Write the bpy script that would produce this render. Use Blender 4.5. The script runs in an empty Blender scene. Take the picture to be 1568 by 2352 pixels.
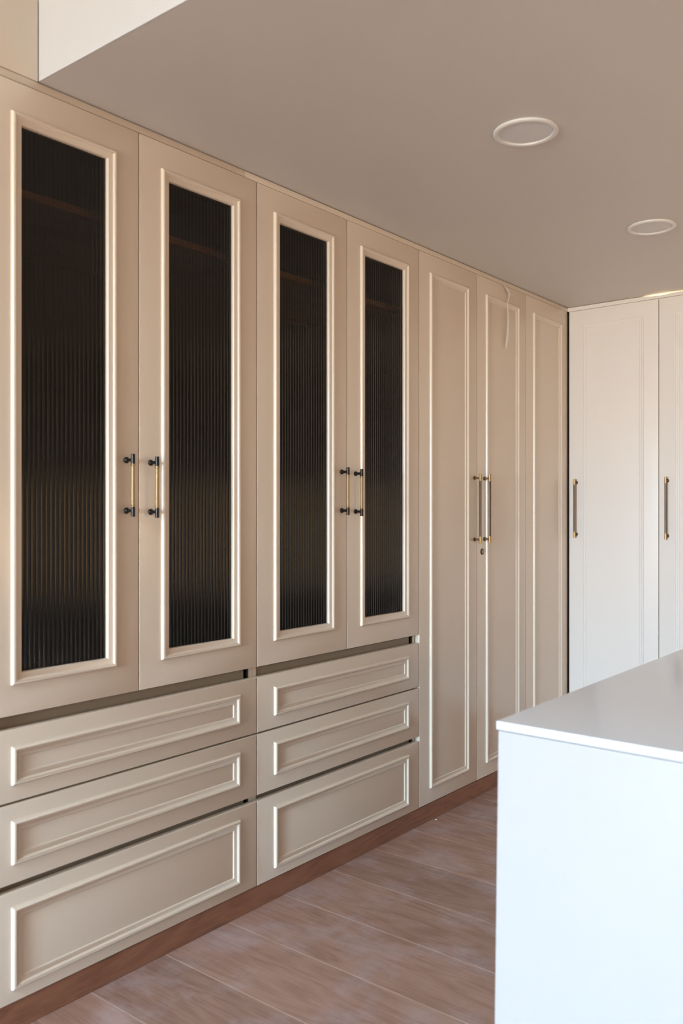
import bpy, bmesh, math, random
from mathutils import Vector, Matrix
random.seed(7)
S = bpy.context.scene
COL = S.collection
PI = math.pi

# ------------------------------------------------------------------ camera
YAW = 38.80
cam_d = bpy.data.cameras.new('camera')
cam = bpy.data.objects.new('camera', cam_d)
COL.objects.link(cam)
cam.location = (1.999, 0.0, 1.304)
cam.rotation_euler = (PI / 2, 0, math.radians(YAW))
cam_d.sensor_fit = 'VERTICAL'
cam_d.sensor_height = 36.0
cam_d.lens = 2000.0 / 2352.0 * 36.0
cam_d.shift_y = -4.0 / 2352.0
cam_d.clip_start = 0.02
cam_d.dof.use_dof = True
cam_d.dof.focus_distance = 3.5
cam_d.dof.aperture_fstop = 3.5
S.camera = cam

# ------------------------------------------------------------------ world, lamps, exposure
W = bpy.data.worlds.new('world'); S.world = W
W.use_nodes = True
_n = W.node_tree.nodes; _l = W.node_tree.links
bg = _n['Background']
SKY = (0.53, 0.78, 1.03); GROUND = (0.91, 0.77, 0.62)
_tc = _n.new('ShaderNodeTexCoord'); _sx = _n.new('ShaderNodeSeparateXYZ'); _mr = _n.new('ShaderNodeMapRange'); _cr = _n.new('ShaderNodeValToRGB')
_mr.inputs[1].default_value = -1; _mr.inputs[2].default_value = 1
_l.new(_tc.outputs['Generated'], _sx.inputs[0]); _l.new(_sx.outputs['Z'], _mr.inputs[0]); _l.new(_mr.outputs[0], _cr.inputs[0]); _l.new(_cr.outputs[0], bg.inputs[0])
_e = _cr.color_ramp.elements           # sunlit ground below the horizon, open sky above it
_e[0].position = 0.47; _e[0].color = (*[c * 0.62 for c in GROUND], 1)
_e[1].position = 0.53; _e[1].color = (*SKY, 1)
bg.inputs[1].default_value = 77.0


def area(name, loc, rot, sx, sy, power, colour, spread=180):
    d = bpy.data.lights.new(name, 'AREA')
    d.shape = 'RECTANGLE'; d.size = sx; d.size_y = sy
    d.energy = power; d.color = colour; d.spread = math.radians(spread)
    o = bpy.data.objects.new(name, d); COL.objects.link(o)
    o.location = loc; o.rotation_euler = rot
    return o


# the glazed opening behind the camera lets the sky and the sunlit ground light the room (portal only, adds no light)
WX0, WX1, WZ = 0.25, 2.90, 2.70
p = area('window_portal', ((WX0 + WX1) / 2, -10.12, WZ / 2), (PI / 2, 0, 0), WX1 - WX0, WZ, 1, (1, 1, 1))
p.data.cycles.is_portal = True
# low sun glowing off the right-hand side of the room
area('sun_glow', (3.66, 2.95, 1.28), (PI / 2 + 0.38, 0, PI / 2), 1.8, 2.1, 27, (1.0, 0.60, 0.28))

# cool lamp added under the closed high ceiling, for light from above
rl = area('high_cool_fill', (0.75, -2.3, 3.1), (0, 0, 0), 1.1, 1.0, 54, (0.70, 0.86, 1.0), 84)
rl.rotation_euler = Vector((0.02, 0.60, -0.80)).to_track_quat('-Z', 'Y').to_euler()

S.view_settings.view_transform = 'Standard'
S.view_settings.look = 'None'
S.view_settings.exposure = 0.27
S.view_settings.gamma = 1.0
S.view_settings.use_curve_mapping = False


# ------------------------------------------------------------------ materials
def principled(name, col, rough=0.5, metal=0.0, spec=0.5):
    m = bpy.data.materials.new(name); m.use_nodes = True
    b = m.node_tree.nodes['Principled BSDF']
    b.inputs['Base Color'].default_value = (*col, 1)
    b.inputs['Roughness'].default_value = rough
    b.inputs['Metallic'].default_value = metal
    b.inputs['Specular IOR Level'].default_value = spec
    return m


def N(m, t, **kw):
    n = m.node_tree.nodes.new(t)
    for k, v in kw.items():
        setattr(n, k, v)
    return n


def LK(m, a, b):
    m.node_tree.links.new(a, b)


def paint(name, col, rough, var=0.03, bump=0.02, spec=0.5, coord='Object'):
    m = principled(name, col, rough, 0, spec)
    b = m.node_tree.nodes['Principled BSDF']
    tc = N(m, 'ShaderNodeTexCoord')
    nz = N(m, 'ShaderNodeTexNoise'); nz.inputs['Scale'].default_value = 2.3; nz.inputs['Detail'].default_value = 3
    LK(m, tc.outputs[coord], nz.inputs['Vector'])
    mx = N(m, 'ShaderNodeMix', data_type='RGBA')
    mx.inputs[6].default_value = (*[c * (1 - var) for c in col], 1)
    mx.inputs[7].default_value = (*[min(1, c * (1 + var)) for c in col], 1)
    LK(m, nz.outputs['Fac'], mx.inputs[0]); LK(m, mx.outputs[2], b.inputs['Base Color'])
    nb = N(m, 'ShaderNodeTexNoise'); nb.inputs['Scale'].default_value = 260; nb.inputs['Detail'].default_value = 2
    LK(m, tc.outputs[coord], nb.inputs['Vector'])
    bp = N(m, 'ShaderNodeBump'); bp.inputs['Strength'].default_value = bump; bp.inputs['Distance'].default_value = 0.002
    LK(m, nb.outputs['Fac'], bp.inputs['Height']); LK(m, bp.outputs['Normal'], b.inputs['Normal'])
    return m


CREAM = paint('cream_lacquer', (0.745, 0.648, 0.535), 0.25, 0.02, 0.015, 0.8)
CREAM_LIT = paint('cream_lacquer_lit', (0.77, 0.714, 0.662), 0.32, 0.02, 0.015)  # same cream paint, lightened for the window light on the back wall
PLASTER = paint('ceiling_paint', (0.67, 0.64, 0.615), 0.55, 0.03, 0.05)
SOFFIT_TONE = paint('soffit_face_tone', (0.56, 0.57, 0.585), 0.5, 0.02, 0.04)  # ceiling paint toned cooler and darker to offset light on the soffit face
WALLP = paint('wall_paint', (0.46, 0.37, 0.29), 0.6, 0.03, 0.05)
RECESS_SHADE = paint('recess_shade', (0.30, 0.245, 0.18), 0.5, 0.02, 0.0)  # cream darkened so the shade inside the recesses sits in the colour
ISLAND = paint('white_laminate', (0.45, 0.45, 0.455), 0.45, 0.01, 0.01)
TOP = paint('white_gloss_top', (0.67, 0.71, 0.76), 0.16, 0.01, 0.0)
BRASS = principled('brushed_brass', (0.42, 0.285, 0.135), 0.32, 1.0)
BLACKM = principled('black_metal', (0.035, 0.033, 0.032), 0.30, 0.85)
BRONZE = principled('dark_bronze', (0.11, 0.085, 0.065), 0.34, 0.9)
STEEL = principled('dull_steel', (0.42, 0.38, 0.33), 0.35, 1.0)
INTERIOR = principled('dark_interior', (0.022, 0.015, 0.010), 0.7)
RING = paint('white_ring', (0.80, 0.79, 0.78), 0.45, 0.01, 0.0)
GRILLE = principled('grey_diffuser', (0.72, 0.73, 0.75), 0.5)
TAPE = principled('pale_tape', (0.93, 0.88, 0.81), 0.3)
CRUMB = principled('pale_crumb', (0.75, 0.68, 0.6), 0.8)


def knurl(name, col):
    m = principled(name, col, 0.36, 1.0)
    b = m.node_tree.nodes['Principled BSDF']
    tc = N(m, 'ShaderNodeTexCoord')
    w = N(m, 'ShaderNodeTexWave', wave_type='BANDS', bands_direction='DIAGONAL')
    w.inputs['Scale'].default_value = 130
    LK(m, tc.outputs['Object'], w.inputs['Vector'])
    bp = N(m, 'ShaderNodeBump'); bp.inputs['Strength'].default_value = 0.5; bp.inputs['Distance'].default_value = 0.001
    LK(m, w.outputs['Fac'], bp.inputs['Height']); LK(m, bp.outputs['Normal'], b.inputs['Normal'])
    return m


KNURL = knurl('knurled_brass', (0.47, 0.35, 0.19))


def emission(name, col, st):
    m = bpy.data.materials.new(name); m.use_nodes = True
    nt = m.node_tree; nt.nodes.clear()
    e = nt.nodes.new('ShaderNodeEmission'); o = nt.nodes.new('ShaderNodeOutputMaterial')
    e.inputs[0].default_value = (*col, 1); e.inputs[1].default_value = st
    nt.links.new(e.outputs[0], o.inputs[0])
    return m


LEAKM = emission('sun_leak_glow', (1.0, 0.72, 0.38), 8)


def smoked(name):
    m = bpy.data.materials.new(name); m.use_nodes = True
    nt = m.node_tree; nt.nodes.clear()
    o = nt.nodes.new('ShaderNodeOutputMaterial')
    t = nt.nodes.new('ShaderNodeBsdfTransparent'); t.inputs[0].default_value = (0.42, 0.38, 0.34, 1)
    g = nt.nodes.new('ShaderNodeBsdfGlossy'); g.inputs[0].default_value = (1, 1, 1, 1); g.inputs['Roughness'].default_value = 0.12
    f = nt.nodes.new('ShaderNodeFresnel'); f.inputs[0].default_value = 1.46
    x = nt.nodes.new('ShaderNodeMixShader')
    nt.links.new(f.outputs[0], x.inputs[0]); nt.links.new(t.outputs[0], x.inputs[1]); nt.links.new(g.outputs[0], x.inputs[2])
    nt.links.new(x.outputs[0], o.inputs[0])
    return m


GLASS = smoked('smoked_reeded_glass')


def clear_glass(name):
    m = bpy.data.materials.new(name); m.use_nodes = True
    nt = m.node_tree; nt.nodes.clear()
    o = nt.nodes.new('ShaderNodeOutputMaterial')
    t = nt.nodes.new('ShaderNodeBsdfTransparent'); t.inputs[0].default_value = (0.95, 0.97, 0.97, 1)
    g = nt.nodes.new('ShaderNodeBsdfGlossy'); g.inputs['Roughness'].default_value = 0.02
    x = nt.nodes.new('ShaderNodeMixShader'); x.inputs[0].default_value = 0.05
    nt.links.new(t.outputs[0], x.inputs[1]); nt.links.new(g.outputs[0], x.inputs[2])
    nt.links.new(x.outputs[0], o.inputs[0])
    return m


CLEAR = clear_glass('clear_glass')


def wood(name, dark, mid, light, axis, rough, dust=0.0, per_object=True, gscale=1.0):
    """grain runs along local `axis` ('X' or 'Y')"""
    m = principled(name, mid, rough)
    b = m.node_tree.nodes['Principled BSDF']
    tc = N(m, 'ShaderNodeTexCoord')
    oi = N(m, 'ShaderNodeObjectInfo')
    off = N(m, 'ShaderNodeVectorMath', operation='MULTIPLY_ADD')
    comb = N(m, 'ShaderNodeCombineXYZ')
    for i in range(3):
        LK(m, oi.outputs['Random'], comb.inputs[i])
    off.inputs[1].default_value = (17.3, 9.1, 4.7) if per_object else (0, 0, 0)
    LK(m, comb.outputs[0], off.inputs[0]); LK(m, tc.outputs['Object'], off.inputs[2])
    mp = N(m, 'ShaderNodeMapping')
    LK(m, off.outputs[0], mp.inputs['Vector'])
    s = (1.3 * gscale, 8 * gscale, 8 * gscale)
    mp.inputs['Scale'].default_value = s if axis == 'X' else (s[1], s[0], s[1])
    # broad cathedral figure
    n1 = N(m, 'ShaderNodeTexNoise'); n1.inputs['Scale'].default_value = 1.0; n1.inputs['Detail'].default_value = 3; n1.inputs['Distortion'].default_value = 0.6
    LK(m, mp.outputs[0], n1.inputs['Vector'])
    mul = N(m, 'ShaderNodeMath', operation='MULTIPLY'); mul.inputs[1].default_value = 15.0
    LK(m, n1.outputs['Fac'], mul.inputs[0])
    fr = N(m, 'ShaderNodeMath', operation='PINGPONG'); fr.inputs[1].default_value = 1.0
    LK(m, mul.outputs[0], fr.inputs[0])
    # fine fibres
    mp2 = N(m, 'ShaderNodeMapping'); LK(m, off.outputs[0], mp2.inputs['Vector'])
    s2 = (9 * gscale, 190 * gscale, 190 * gscale)
    mp2.inputs['Scale'].default_value = s2 if axis == 'X' else (s2[1], s2[0], s2[1])
    n2 = N(m, 'ShaderNodeTexNoise'); n2.inputs['Scale'].default_value = 1.0; n2.inputs['Detail'].default_value = 4
    LK(m, mp2.outputs[0], n2.inputs['Vector'])
    add = N(m, 'ShaderNodeMath', operation='MULTIPLY_ADD'); add.inputs[1].default_value = 0.17
    LK(m, fr.outputs[0], add.inputs[0])
    sc = N(m, 'ShaderNodeMath', operation='MULTIPLY'); sc.inputs[1].default_value = 0.52
    LK(m, n2.outputs['Fac'], sc.inputs[0]); LK(m, sc.outputs[0], add.inputs[2])
    # large soft tone patches
    n3 = N(m, 'ShaderNodeTexNoise'); n3.inputs['Scale'].default_value = 3.0; n3.inputs['Detail'].default_value = 2
    LK(m, off.outputs[0], n3.inputs['Vector'])
    a2 = N(m, 'ShaderNodeMath', operation='MULTIPLY_ADD'); a2.inputs[1].default_value = 0.35
    LK(m, n3.outputs['Fac'], a2.inputs[0]); LK(m, add.outputs[0], a2.inputs[2])
    cr = N(m, 'ShaderNodeValToRGB')
    e = cr.color_ramp.elements
    e[0].position = 0.27; e[0].color = (*dark, 1)
    e[1].position = 0.90; e[1].color = (*light, 1)
    k = e.new(0.56); k.color = (*mid, 1)
    LK(m, a2.outputs[0], cr.inputs[0])
    out = cr.outputs[0]
    if per_object:
        hv = N(m, 'ShaderNodeHueSaturation')
        mr = N(m, 'ShaderNodeMapRange'); mr.inputs[3].default_value = 0.90; mr.inputs[4].default_value = 1.10
        LK(m, oi.outputs['Random'], mr.inputs[0]); LK(m, mr.outputs[0], hv.inputs['Value']); LK(m, out, hv.inputs['Color'])
        out = hv.outputs[0]
    if dust:
        geo = N(m, 'ShaderNodeNewGeometry')
        d1 = N(m, 'ShaderNodeTexNoise'); d1.inputs['Scale'].default_value = 4.2; d1.inputs['Detail'].default_value = 8; d1.inputs['Roughness'].default_value = 0.68
        LK(m, geo.outputs['Position'], d1.inputs['Vector'])
        rp = N(m, 'ShaderNodeMapRange'); rp.inputs[1].default_value = 0.48; rp.inputs[2].default_value = 0.74; rp.inputs[4].default_value = dust
        LK(m, d1.outputs['Fac'], rp.inputs[0])
        mx = N(m, 'ShaderNodeMix', data_type='RGBA'); mx.inputs[7].default_value = (0.50, 0.44, 0.48, 1)
        LK(m, rp.outputs[0], mx.inputs[0]); LK(m, out, mx.inputs[6]); out = mx.outputs[2]
    LK(m, out, b.inputs['Base Color'])
    bp = N(m, 'ShaderNodeBump'); bp.inputs['Strength'].default_value = 0.15; bp.inputs['Distance'].default_value = 0.001
    LK(m, n2.outputs['Fac'], bp.inputs['Height']); LK(m, bp.outputs['Normal'], b.inputs['Normal'])
    return m


FLOORW = wood('oak_floor', (0.23, 0.127, 0.095), (0.36, 0.222, 0.175), (0.45, 0.30, 0.25), 'X', 0.5, dust=0.62)
PLINTHW = wood('walnut_plinth', (0.18, 0.080, 0.047), (0.30, 0.140, 0.084), (0.39, 0.195, 0.12), 'Y', 0.45, per_object=False, gscale=1.4)
SHELFW = wood('shelf_wood', (0.30, 0.13, 0.05), (0.42, 0.20, 0.09), (0.5, 0.26, 0.12), 'Y', 0.5)
GROUT = principled('plank_joint', (0.54, 0.42, 0.35), 0.8)


# ------------------------------------------------------------------ mesh helpers
def box(bm, x0, x1, y0, y1, z0, z1, bev=0.0, seg=2, mi=0):
    t = bmesh.new()
    vs = [t.verts.new(p) for p in ((x0, y0, z0), (x1, y0, z0), (x1, y1, z0), (x0, y1, z0), (x0, y0, z1), (x1, y0, z1), (x1, y1, z1), (x0, y1, z1))]
    for f in ((0, 3, 2, 1), (4, 5, 6, 7), (0, 1, 5, 4), (1, 2, 6, 5), (2, 3, 7, 6), (3, 0, 4, 7)):
        t.faces.new([vs[i] for i in f])
    if bev:
        bmesh.ops.bevel(t, geom=t.edges[:], offset=bev, segments=seg, profile=0.6, affect='EDGES')
    merge(bm, t, mi)


def merge(bm, t, mi=0):
    mp = {}
    for v in t.verts:
        mp[v] = bm.verts.new(v.co)
    for f in t.faces:
        try:
            nf = bm.faces.new([mp[v] for v in f.verts]); nf.material_index = mi
        except ValueError:
            pass
    t.free()


def rings(bm, r, profile, cap=None, mi=0):
    """sweep (inset, height) profile round rectangle r=(u0,u1,v0,v1); local x=height, y=u, z=v"""
    u0, u1, v0, v1 = r
    prev = None
    for i, h in profile:
        cur = [bm.verts.new((h, a, b)) for a, b in ((u0 + i, v0 + i), (u1 - i, v0 + i), (u1 - i, v1 - i), (u0 + i, v1 - i))]
        if prev:
            for k in range(4):
                f = bm.faces.new((prev[k], prev[(k + 1) % 4], cur[(k + 1) % 4], cur[k])); f.material_index = mi
        else:
            first = cur
        prev = cur
    if cap in ('front', 'both'):
        bm.faces.new(prev).material_index = mi
    if cap in ('both',):
        bm.faces.new(first[::-1]).material_index = mi
    return first, prev


def lathe(bm, prof, axis, origin, seg=20, mi=0):
    """prof: list of (t, r) along axis"""
    ax = Vector(axis).normalized()
    u = ax.orthogonal().normalized(); v = ax.cross(u)
    prev = None; o = Vector(origin)
    for t, r in prof:
        if r <= 1e-6:
            cur = [bm.verts.new(o + ax * t)]
        else:
            cur = [bm.verts.new(o + ax * t + (u * math.cos(a) + v * math.sin(a)) * r) for a in [2 * PI * k / seg for k in range(seg)]]
        if prev:
            for k in range(seg):
                a, b = prev[k % len(prev)], prev[(k + 1) % len(prev)]
                c, d = cur[(k + 1) % len(cur)], cur[k % len(cur)]
                vs = []
                for q in (a, b, c, d):
                    if q not in vs:
                        vs.append(q)
                if len(vs) > 2:
                    bm.faces.new(vs).material_index = mi
        prev = cur


def obj(name, bm, mats, parent=None, loc=(0, 0, 0), ang=28, recalc=True):
    if recalc:
        bmesh.ops.recalc_face_normals(bm, faces=bm.faces[:])
    me = bpy.data.meshes.new(name)
    bm.to_mesh(me); bm.free()
    for m in (mats if isinstance(mats, (list, tuple)) else [mats]):
        me.materials.append(m)
    me.polygons.foreach_set('use_smooth', [True] * len(me.polygons))
    me.set_sharp_from_angle(angle=math.radians(ang))
    o = bpy.data.objects.new(name, me); COL.objects.link(o)
    o.location = loc
    if parent:
        o.parent = parent
    return o


def struct(name, bm, m, parent=None, **kw):
    o = obj(name, bm, m, parent, **kw)
    if parent is None:
        o['kind'] = 'structure'
    return o


def tag(o, label, cat, group=None):
    o['label'] = label; o['category'] = cat
    if group:
        o['group'] = group
    return o


def thing(name, label, cat, loc, rz=0, group=None):
    o = bpy.data.objects.new(name, None); COL.objects.link(o)
    o.empty_display_size = 0.1
    o.location = loc; o.rotation_euler = (0, 0, rz)
    return tag(o, label, cat, group)


# ------------------------------------------------------------------ the room
H = 2.40            # underside of the lowered ceiling
YB = 4.443          # front plane of the back wardrobes
YS = 1.254          # front of the lowered ceiling
HT = 3.25
XR, YF = 3.75, -10.0

bm = bmesh.new(); box(bm, -0.7, XR, YF, 5.1, -0.06, -0.0122)
floor = struct('floor', bm, GROUT)
PW = 0.2568
jb = bmesh.new()
y = 1.925 - 16 * PW
row = 0
while y < YB + 0.62:
    x = -0.60
    cuts = [-0.60, 1.35 + 0.45 * random.random(), 3.1 + 0.3 * random.random(), XR]
    for a, b in zip(cuts[:-1], cuts[1:]):
        bm = bmesh.new()
        y1 = min(y + PW, 5.08)
        box(bm, 0, b - a - 0.0012, 0, y1 - y - 0.0018, -0.012, 0, 0.0012, 1)
        obj('floor_plank', bm, FLOORW, floor, loc=(a, y, 0.0))
    if y > -0.6:
        box(jb, -0.55, XR, y - 0.0018, y, -0.011, -0.0005)
    y += PW; row += 1
obj('joint_filler', jb, GROUT, floor)

bm = bmesh.new(); box(bm, -0.66, XR, YS, 5.1, H, HT)
struct('ceiling', bm, PLASTER)
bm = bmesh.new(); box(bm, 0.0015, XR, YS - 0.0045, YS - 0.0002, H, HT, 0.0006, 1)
struct('trim_4', bm, SOFFIT_TONE)  # added facing board carrying the light-corrected tone of the soffit face
bm = bmesh.new(); box(bm, -0.66, XR, YF - 0.1, YS, HT, HT + 0.1)
struct('ceiling.001', bm, PLASTER)

bm = bmesh.new(); box(bm, -0.70, -0.61, YS - 0.2, 5.1, 0, H)
struct('wall_left', bm, WALLP)
bm = bmesh.new(); box(bm, -0.70, 0.0, YF - 0.1, 1.0925, 0, 2.376)
struct('wall_left.001', bm, CREAM)
bm = bmesh.new(); box(bm, -0.70, 0.0008, YF - 0.1, 1.2485, 2.3985, HT, 0.001, 1)
struct('wall_left.002', bm, CREAM)
bm = bmesh.new(); box(bm, -0.70, XR, 5.06, 5.16, 0, HT)
struct('wall_back', bm, WALLP)
bm = bmesh.new(); box(bm, XR, XR + 0.1, YF - 0.1, 5.16, 0, HT)
struct('wall_right', bm, WALLP)
# front wall with its wide glazed opening (behind the camera)
bm = bmesh.new()
box(bm, -0.7, WX0, YF - 0.1, YF, 0, HT); box(bm, WX1, XR, YF - 0.1, YF, 0, HT); box(bm, WX0, WX1, YF - 0.1, YF, WZ, HT)
struct('wall_front', bm, WALLP)
bm = bmesh.new()
for a, b in ((WX0, WX0 + 0.04), (WX1 - 0.04, WX1)):
    box(bm, a, b, YF - 0.09, YF - 0.02, 0, WZ, 0.003, 1)
for a, b in ((0, 0.04), (WZ - 0.04, WZ)):
    box(bm, WX0 + 0.04, WX1 - 0.04, YF - 0.088, YF - 0.022, a, b, 0.003, 1)
win = struct('window_1', bm, RING)
bm = bmesh.new(); box(bm, WX0 + 0.04, WX1 - 0.04, YF - 0.058, YF - 0.052, 0.04, WZ - 0.04)
obj('pane', bm, CLEAR, win)

# plinth below the left-hand wardrobes, and below the back ones
bm = bmesh.new(); box(bm, -0.022, -0.004, 1.0947, 3.205, 0.0, 0.0725, 0.001, 1)
box(bm, -0.022, -0.0045, 3.206, YB + 0.02, 0.0, 0.0725, 0.001, 1)
struct('baseboard_left', bm, PLINTHW)
bm = bmesh.new(); box(bm, 0.0, XR, YB + 0.006, YB + 0.024, 0.0, 0.0725, 0.001, 1)
struct('baseboard_back', bm, PLINTHW)


# cornice strips closing the wardrobes off against the ceiling
def cornice(name, y0, y1):
    bm = bmesh.new()
    box(bm, -0.02, 0.0004, y0, y1, 2.3775, 2.3964, 0.0008, 2)
    return struct(name, bm, CREAM)


cornice('trim_1', YF, 1.989)
cornice('trim_2', 1.9897, YB + 0.02)
# back cornice: its top edge is ragged where the light leaks through
top = [(-0.012, 2.3975), (0.30, 2.3975), (0.36, 2.3980), (0.40, 2.3962), (0.43, 2.3945), (0.448, 2.3900), (0.458, 2.3895), (0.467, 2.3925), (0.478, 2.3895),
       (0.50, 2.3872), (0.525, 2.3895), (0.55, 2.3930), (0.60, 2.3945), (0.70, 2.3955), (0.85, 2.3972), (1.9, 2.3975), (XR, 2.3975)]
bm = bmesh.new()
fr, bk = [], []
for x, z in top:
    z = 2.3978 - (2.3978 - z) * 0.62
    fr.append((bm.verts.new((x, YB - 0.002, 2.3775)), bm.verts.new((x, YB - 0.002, z))))
    bk.append((bm.verts.new((x, YB + 0.012, 2.3775)), bm.verts.new((x, YB + 0.012, z))))
for i in range(len(top) - 1):
    bm.faces.new((fr[i][0], fr[i + 1][0], fr[i + 1][1], fr[i][1]))
    bm.faces.new((bk[i + 1][0], bk[i][0], bk[i][1], bk[i + 1][1]))
    bm.faces.new((fr[i][1], fr[i + 1][1], bk[i + 1][1], bk[i][1]))
    bm.faces.new((fr[i + 1][0], fr[i][0], bk[i][0], bk[i + 1][0]))
bm.faces.new((bk[0][0], fr[0][0], fr[0][1], bk[0][1])); bm.faces.new((fr[-1][0], bk[-1][0], bk[-1][1], fr[-1][1]))
struct('trim_3', bm, CREAM_LIT)

bm = bmesh.new(); box(bm, 0.40, 0.80, YB + 0.030, YB + 0.042, 2.3805, 2.3975, 0.001, 1)  # added emissive strip stands in for sunlight caught in the gap, no lamp here
tag(obj('sun_leak', bm, LEAKM), 'warm sunlight in the ragged gap above the back wardrobes, added as a glowing strip', 'light')


# ------------------------------------------------------------------ wardrobes
TH = 0.020
G = 0.0015


def bead(h=0.0105, w=0.0140):
    pts = [(0.0, 0.0)]
    for k in range(0, 10):
        a = PI - PI * 0.88 * k / 9
        pts.append((w / 2 + w / 2 * math.cos(a), 0.0022 + (h - 0.0022) * math.sin(a)))
    return pts


FLAT_PROF = [(0, 0), (0.0004, -0.0006), (0.0012, -0.0006), (0.0018, 0.0040), (0.0028, 0.0046), (0.0092, 0.0048), (0.0098, 0.0042), (0.0100, 0.0018), (0.0112, 0.0016), (0.0116, 0.0032),
             (0.0200, 0.0032), (0.0206, 0.0028), (0.0208, 0.0008), (0.0218, 0.0006), (0.0222, 0.0018), (0.0280, 0.0016), (0.0288, -0.0004), (0.0296, -0.0005)]
PANEL_PROF = bead() + [(0.0150, 0.0042), (0.0155, 0.0040), (0.0255, 0.0040), (0.0268, 0.0036), (0.0280, 0.0020), (0.0288, 0.0006), (0.0292, -0.0004)]
GLASS_PROF = bead() + [(0.0150, 0.0044), (0.0155, 0.0042), (0.0260, 0.0034), (0.0278, 0.0026), (0.0290, 0.0008), (0.0296, -0.002), (0.0300, -0.012)]
SLAB = [(0.0, -TH), (0.0, -0.0028), (0.0005, -0.0013), (0.0014, -0.0004), (0.0028, 0.0)]


PAINT = CREAM


def slab(name, w, h, parent, loc, hole=None):
    bm = bmesh.new()
    if hole is None:
        rings(bm, (G, w - G, G, h - G), SLAB, cap='both')
    else:
        # frame with a rectangular opening
        f0, f1 = rings(bm, (G, w - G, G, h - G), SLAB)
        u0, u1, v0, v1 = hole
        inner = [bm.verts.new((0, a, b)) for a, b in ((u0, v0), (u1, v0), (u1, v1), (u0, v1))]
        innb = [bm.verts.new((-TH, a, b)) for a, b in ((u0, v0), (u1, v0), (u1, v1), (u0, v1))]
        for k in range(4):
            n = (k + 1) % 4
            bm.faces.new((f1[k], f1[n], inner[n], inner[k]))
            bm.faces.new((inner[k], inner[n], innb[n], innb[k]))
            bm.faces.new((innb[k], innb[n], f0[n], f0[k]))
    return obj(name, bm, PAINT, parent, loc)


def moulding(rect, prof, parent):
    bm = bmesh.new(); rings(bm, rect, prof)
    return obj('moulding', bm, PAINT, parent, recalc=False)


def reeded(rect, parent, pitch=0.01365):
    u0, u1, v0, v1 = rect
    bm = bmesh.new()
    n = round((u1 - u0) / pitch); p = (u1 - u0) / n
    q = 8
    low, up = [], []
    for i in range(n * q + 1):
        t = (i % q) / q
        h = 0.0040 * math.sqrt(max(0, 1 - (2 * t - 1) ** 2 * 0.94))
        u = u0 + p * i / q
        low.append(bm.verts.new((-0.0105 + h, u, v0))); up.append(bm.verts.new((-0.0105 + h, u, v1)))
    for i in range(n * q):
        bm.faces.new((low[i], low[i + 1], up[i + 1], up[i]))
    return obj('glass_pane', bm, GLASS, parent, ang=50, recalc=False)


def handle(u, z, parent, kind):
    """bar handle on two round-footed posts; z = centre height"""
    bm = bmesh.new()
    if kind == 'short':
        half, post, end, r = 0.0875, 0.0708, 0.0275, 0.0060
        # 0 black metal, 1 knurled brass
        for s in (-1, 1):
            lathe(bm, [(0, 0), (0, 0.0088), (0.0035, 0.0088), (0.0060, 0.0072), (0.0085, 0.0048), (0.030, 0.0044)], (1, 0, 0), (0, u, z + s * post), 18, 0)
            lathe(bm, [(half - end, 0), (half - end, r), (half - 0.0008, r), (half, r - 0.0008), (half, 0)], (0, 0, s), (0.030, u, z), 20, 0)
            c = half - end
            lathe(bm, [(c - 0.006, 0.0050), (c - 0.006, 0.0064), (c - 0.0045, 0.0070), (c - 0.0025, 0.0064), (c - 0.0022, 0.0058), (c + 0.0005, 0.0058)], (0, 0, s), (0.030, u, z), 20, 1)
        lathe(bm, [(-(half - end - 0.004), 0.0053), (half - end - 0.004, 0.0053)], (0, 0, 1), (0.030, u, z), 20, 1)
        mats = [BLACKM, KNURL]
    else:
        half, post, end, r = 0.1578, 0.1390, 0.0320, 0.0056
        for s in (-1, 1):
            lathe(bm, [(0, 0), (0, 0.0086), (0.0035, 0.0086), (0.0050, 0.0066), (0.0070, 0.0044)], (1, 0, 0), (0, u, z + s * post), 18, 1)
            lathe(bm, [(0.0070, 0.0044), (0.030, 0.0040)], (1, 0, 0), (0, u, z + s * post), 18, 0)
            lathe(bm, [(half - end, 0), (half - end, r + 0.0004), (half - 0.0008, r), (half, r - 0.0008), (half, 0)], (0, 0, s), (0.030, u, z), 20, 0)
        lathe(bm, [(-(half - end), 0.0053), (half - end, 0.0053)], (0, 0, 1), (0.030, u, z), 20, 1)
        mats = [BRASS, BRONZE]
    o = obj('handle', bm, mats, parent)
    o['label'] = 'black ended brass bar handle' if kind == 'short' else 'brass ended dark bronze bar handle'
    return o


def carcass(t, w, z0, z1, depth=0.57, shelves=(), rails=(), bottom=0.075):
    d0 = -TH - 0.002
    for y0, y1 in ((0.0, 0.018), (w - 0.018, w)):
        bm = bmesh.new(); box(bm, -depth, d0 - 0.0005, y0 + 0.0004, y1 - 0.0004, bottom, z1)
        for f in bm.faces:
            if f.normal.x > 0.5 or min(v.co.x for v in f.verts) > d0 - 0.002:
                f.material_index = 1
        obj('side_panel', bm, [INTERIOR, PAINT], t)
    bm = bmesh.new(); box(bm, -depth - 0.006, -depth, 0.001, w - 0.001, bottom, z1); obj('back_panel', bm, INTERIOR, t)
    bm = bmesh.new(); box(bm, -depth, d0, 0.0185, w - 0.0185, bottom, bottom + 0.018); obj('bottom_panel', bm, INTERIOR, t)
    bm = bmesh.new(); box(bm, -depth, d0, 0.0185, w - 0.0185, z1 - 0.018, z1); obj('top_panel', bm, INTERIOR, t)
    for z, th, setback in shelves:
        bm = bmesh.new(); box(bm, -depth, -setback, 0.0185, w - 0.0185, z - th / 2, z + th / 2, 0.001, 1); obj('shelf', bm, SHELFW, t)
    for za, zb in rails:
        bm = bmesh.new(); box(bm, -0.042, -0.027, 0.0185, w - 0.036, za, zb); obj('recess_rail', bm, RECESS_SHADE, t)


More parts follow.
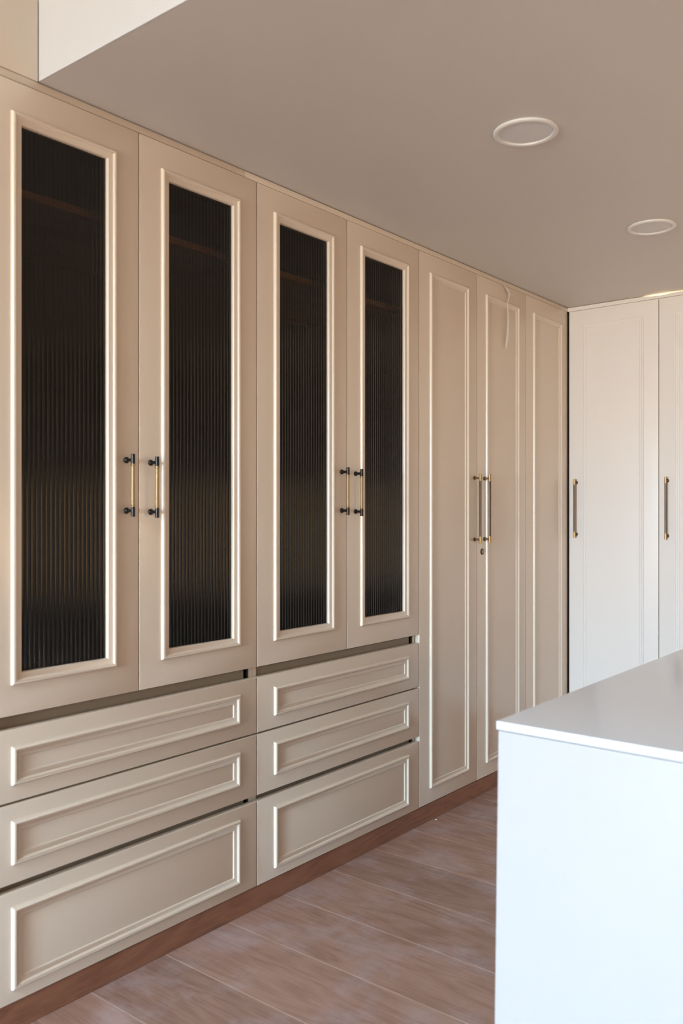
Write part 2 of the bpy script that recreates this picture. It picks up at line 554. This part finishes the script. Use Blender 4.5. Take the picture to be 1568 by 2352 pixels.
def door(t, u0, u1, z0, z1, m, glazed=False, hnd=None, mb=None):
    w, h = u1 - u0, z1 - z0
    mb = m if mb is None else mb
    r = (m, w - m, mb, h - m)
    if glazed:
        i = 0.0300
        d = slab('door', w, h, t, (0, u0, z0), hole=(m + i - 0.001, w - m - i + 0.001, mb + i - 0.001, h - m - i + 0.001))
        moulding(r, GLASS_PROF, d)
        reeded((m + i - 0.0008, w - m - i + 0.0008, mb + i - 0.0008, h - m - i + 0.0008), d)
    else:
        d = slab('door', w, h, t, (0, u0, z0))
        moulding(r, FLAT_PROF if PAINT is CREAM_LIT else PANEL_PROF, d)
    if hnd:
        handle(hnd[0] - u0, hnd[1] - z0, d, hnd[2])
    return d


def drawer(t, w, z0, z1, r0, r1, side):
    h = z1 - z0
    d = slab('drawer', w, h, t, (0, 0, z0))
    moulding((side, w - side, r0 - z0, r1 - z0), PANEL_PROF, d)
    # the box behind the front
    bm = bmesh.new()
    box(bm, -0.50, -TH - 0.001, 0.032, w - 0.032, 0.03, 0.042); box(bm, -0.50, -TH - 0.001, 0.032, 0.044, 0.042, h - 0.05); box(bm, -0.50, -TH - 0.001, w - 0.044, w - 0.032, 0.042, h - 0.05)
    box(bm, -0.50, -0.488, 0.044, w - 0.044, 0.042, h - 0.05)
    obj('drawer_box', bm, INTERIOR, d)
    return d


ZT = 2.3784


def glazed_unit(y0, y1, label, h1, h2):
    t = thing('glazed_wardrobe', label, 'wardrobe', (0, y0, 0), 0)
    w = y1 - y0; c = w / 2 - 0.0015
    carcass(t, w, 0.075, 2.374, shelves=((2.136, 0.021, 0.085), (0.775, 0.018, 0.055)), rails=((0.66, 0.784), (0.30, 0.40)))
    door(t, 0, c, 0.7895, ZT, 0.0785, True, (h1 - y0, 1.3735, 'short'))
    door(t, c, w, 0.7895, ZT, 0.0785, True, (h2 - y0, 1.3700, 'short'))
    drawer(t, w, 0.5745, 0.7590, 0.6185, 0.7150, 0.0800)
    drawer(t, w, 0.3700, 0.5720, 0.4200, 0.5300, 0.0800)
    drawer(t, w, 0.0735, 0.3540, 0.1085, 0.3145, 0.0800)
    return t


glazed_unit(1.0947, 2.0457, 'cream glazed wardrobe with dark reeded doors over three drawers, nearer of two', 1.5240, 1.6090)
glazed_unit(2.0457, 2.9965, 'cream glazed wardrobe with dark reeded doors and three drawers, beside the plain tall doors', 2.4870, 2.5690)

t = thing('tall_wardrobe', 'cream tall wardrobe with two plain panelled doors, brass handles and a keyhole', 'wardrobe', (0, 2.9965, 0))
w = 3.9485 - 2.9965; c = 3.4685 - 2.9965
carcass(t, w, 0.075, 2.374)
door(t, 0, c, 0.0750, ZT, 0.0785, False, (3.4450 - 2.9965, 1.3110, 'long'), mb=0.0640)
d6 = door(t, c, w, 0.0750, ZT, 0.0785, False, (3.5330 - 2.9965, 1.3110, 'long'), mb=0.0640)
bm = bmesh.new()
uL, zL = 3.5140 - 3.4685, 1.1145 - 0.075
lathe(bm, [(-0.002, 0.0), (-0.002, 0.0150), (0.0015, 0.0150), (0.0030, 0.0132), (0.0032, 0.0100), (0.0022, 0.0082)], (1, 0, 0), (0, uL, zL), 24, 0)
lathe(bm, [(0.0005, 0.0082), (0.0042, 0.0078), (0.0050, 0.0066), (0.0050, 0.0)], (1, 0, 0), (0, uL, zL), 24, 1)
box(bm, 0.0046, 0.0054, uL - 0.0009, uL + 0.0009, zL - 0.0042, zL + 0.0042, 0, mi=2)
lk = obj('lock', bm, [BRONZE, STEEL, INTERIOR], d6); lk['label'] = 'round steel cylinder lock with a keyhole'

t = thing('tall_wardrobe', 'narrow single cream panelled door wardrobe without a handle, in the far left corner', 'wardrobe', (0, 3.9485, 0))
w = 4.4330 - 3.9485
carcass(t, w, 0.075, 2.374)
door(t, 0, 4.4330 - 3.9485, 0.0750, ZT, 0.0785, False, None, mb=0.0640)

PAINT = CREAM_LIT
bm = bmesh.new(); box(bm, -0.024, -0.006, w + 0.0005, w + 0.030, 0.075, 2.374, 0.0008, 1); obj('gap_shade_strip', bm, RECESS_SHADE, t)  # strip added behind the corner gap, coloured as its brown shade
# back wall: local y runs along world x
for x0, x1, lab in ((0.0045, 0.4868, 'brightly lit cream wardrobe with one tall panelled door on the back wall, touching the left corner'),
                    (0.4868, 0.9670, 'brightly lit cream wardrobe with one tall panelled door on the back wall, second from the corner'),
                    (0.9670, 1.4470, 'brightly lit cream wardrobe with one tall panelled door on the back wall, third from the corner'),
                    (1.4470, 1.9270, 'brightly lit cream wardrobe with one tall panelled door on the back wall, fourth from the corner')):
    t = thing('tall_wardrobe', lab, 'wardrobe', (x0, YB, 0), -PI / 2, 'single door wardrobes along the back wall')
    w = x1 - x0
    carcass(t, w, 0.075, 2.374)
    door(t, 0, w, 0.0750, ZT, 0.0745, False, (0.0440, 1.3140, 'long'), mb=0.0640)

# ------------------------------------------------------------------ island
IX0, IX1, IY0, IY1, IZ = 1.1830, 2.15, 1.4880, 3.35, 0.900
isl = thing('island', 'white freestanding island cabinet with a smooth pale grey top, at right', 'island', (IX0, IY0, 0))
bm = bmesh.new(); box(bm, 0, IX1 - IX0, 0, IY1 - IY0, IZ - 0.0165, IZ, 0.0016, 3)
obj('countertop', bm, TOP, isl)
e = 0.0035


def lean(b):
    # the left flank is a little out of plumb: it stands out at the floor
    for v in b.verts:
        if v.co.x < 0.1:
            v.co.x -= 0.013 * (1 - v.co.z / IZ)


bm = bmesh.new(); box(bm, e, IX1 - IX0 - e, e, e + 0.018, 0.0, IZ - 0.0188, 0.001, 2); lean(bm); obj('end_panel', bm, ISLAND, isl)
bm = bmesh.new(); box(bm, e, IX1 - IX0 - e, IY1 - IY0 - e - 0.018, IY1 - IY0 - e, 0.0, IZ - 0.0188, 0.001, 2); lean(bm); obj('end_panel', bm, ISLAND, isl)
for a in (e + 0.001, IX1 - IX0 - e - 0.019):
    bm = bmesh.new(); box(bm, a, a + 0.018, e + 0.0182, IY1 - IY0 - e - 0.0182, 0.0, IZ - 0.0188, 0.001, 1); lean(bm); obj('side_panel', bm, ISLAND, isl)
bm = bmesh.new(); box(bm, 0.03, IX1 - IX0 - 0.03, 0.03, IY1 - IY0 - 0.03, IZ - 0.06, IZ - 0.0168); obj('top_support', bm, ISLAND, isl)


# ------------------------------------------------------------------ ceiling fittings
def fitting(x, y, r, label, tilt):
    t = thing('ceiling_light', label, 'ceiling light', (x, y, H), 0, 'round fittings in the lowered ceiling')
    bm = bmesh.new()
    lathe(bm, [(0.0, r - 0.002), (0.002, r), (0.006, r), (0.0085, r - 0.004), (0.0090, r - 0.009), (0.0075, r - 0.0145), (0.0035, r - 0.0165), (0.0005, r - 0.0165)], (0, 0, -1), (0, 0, 0), 64, 0)
    ring = obj('rim', bm, RING, t, ang=40)
    bm = bmesh.new()
    lathe(bm, [(0.0012, r - 0.0162), (0.0034, r - 0.0170), (0.0050, r * 0.5), (0.0054, 0.0)], (0, 0, -1), (0, 0, 0), 64, 0)
    obj('diffuser', bm, GRILLE, t, ang=40)
    t.rotation_euler = tilt
    return t


fitting(0.836, 2.296, 0.0925, 'round white ceiling light, unlit, nearer the camera', (0, 0, 0))
f2 = fitting(0.825, 3.370, 0.0895, 'round white ceiling light, unlit, farther one near the back wardrobes', (0, 0, 0))

# ------------------------------------------------------------------ peeling tape on the plain doors, crumb by the plinth
def ribbon(bm, pts, th=0.0006):
    """pts: (x, y, z, width) ; ribbon widened along y"""
    prev = None
    for x, y, z, wd in pts:
        wd *= 1.35
        cur = [bm.verts.new((x, y - wd / 2, z)), bm.verts.new((x + th * 2, y, z)), bm.verts.new((x, y + wd / 2, z)), bm.verts.new((x - th, y, z))]
        if prev:
            for k in range(4):
                bm.faces.new((prev[k], prev[(k + 1) % 4], cur[(k + 1) % 4], cur[k]))
        else:
            bm.faces.new(cur[::-1])
        prev = cur
    bm.faces.new(prev)


bm = bmesh.new()
ribbon(bm, [(0.0035, 3.716, 2.3755, 0.006), (0.006, 3.728, 2.368, 0.016), (0.010, 3.742, 2.356, 0.020), (0.012, 3.752, 2.342, 0.012), (0.012, 3.752, 2.325, 0.006), (0.012, 3.738, 2.300, 0.005),
            (0.0145, 3.733, 2.272, 0.006), (0.015, 3.737, 2.235, 0.010), (0.013, 3.740, 2.195, 0.011), (0.012, 3.738, 2.150, 0.014), (0.011, 3.732, 2.115, 0.015), (0.010, 3.726, 2.085, 0.009), (0.010, 3.724, 2.073, 0.003)])
ribbon(bm, [(0.010, 3.744, 2.352, 0.012), (0.013, 3.758, 2.339, 0.012), (0.016, 3.774, 2.336, 0.008), (0.016, 3.784, 2.337, 0.002)])
tag(obj('tape_strip', bm, TAPE), 'pale peeling strip of tape hanging down from the cornice over a plain door', 'tape')

bm = bmesh.new()
bmesh.ops.create_icosphere(bm, subdivisions=1, radius=0.0045, matrix=Matrix.Diagonal((1.0, 1.5, 0.6, 1)))
for v in bm.verts:
    v.co += Vector((random.uniform(-1, 1), random.uniform(-1, 1), random.uniform(-1, 1))) * 0.0015
zmin = min(v.co.z for v in bm.verts)
for v in bm.verts:
    v.co.z -= zmin
tag(obj('crumb', bm, CRUMB, loc=(0.012, 3.105, 0.0)), 'tiny pale crumb of debris on the floor against the brown plinth', 'debris')
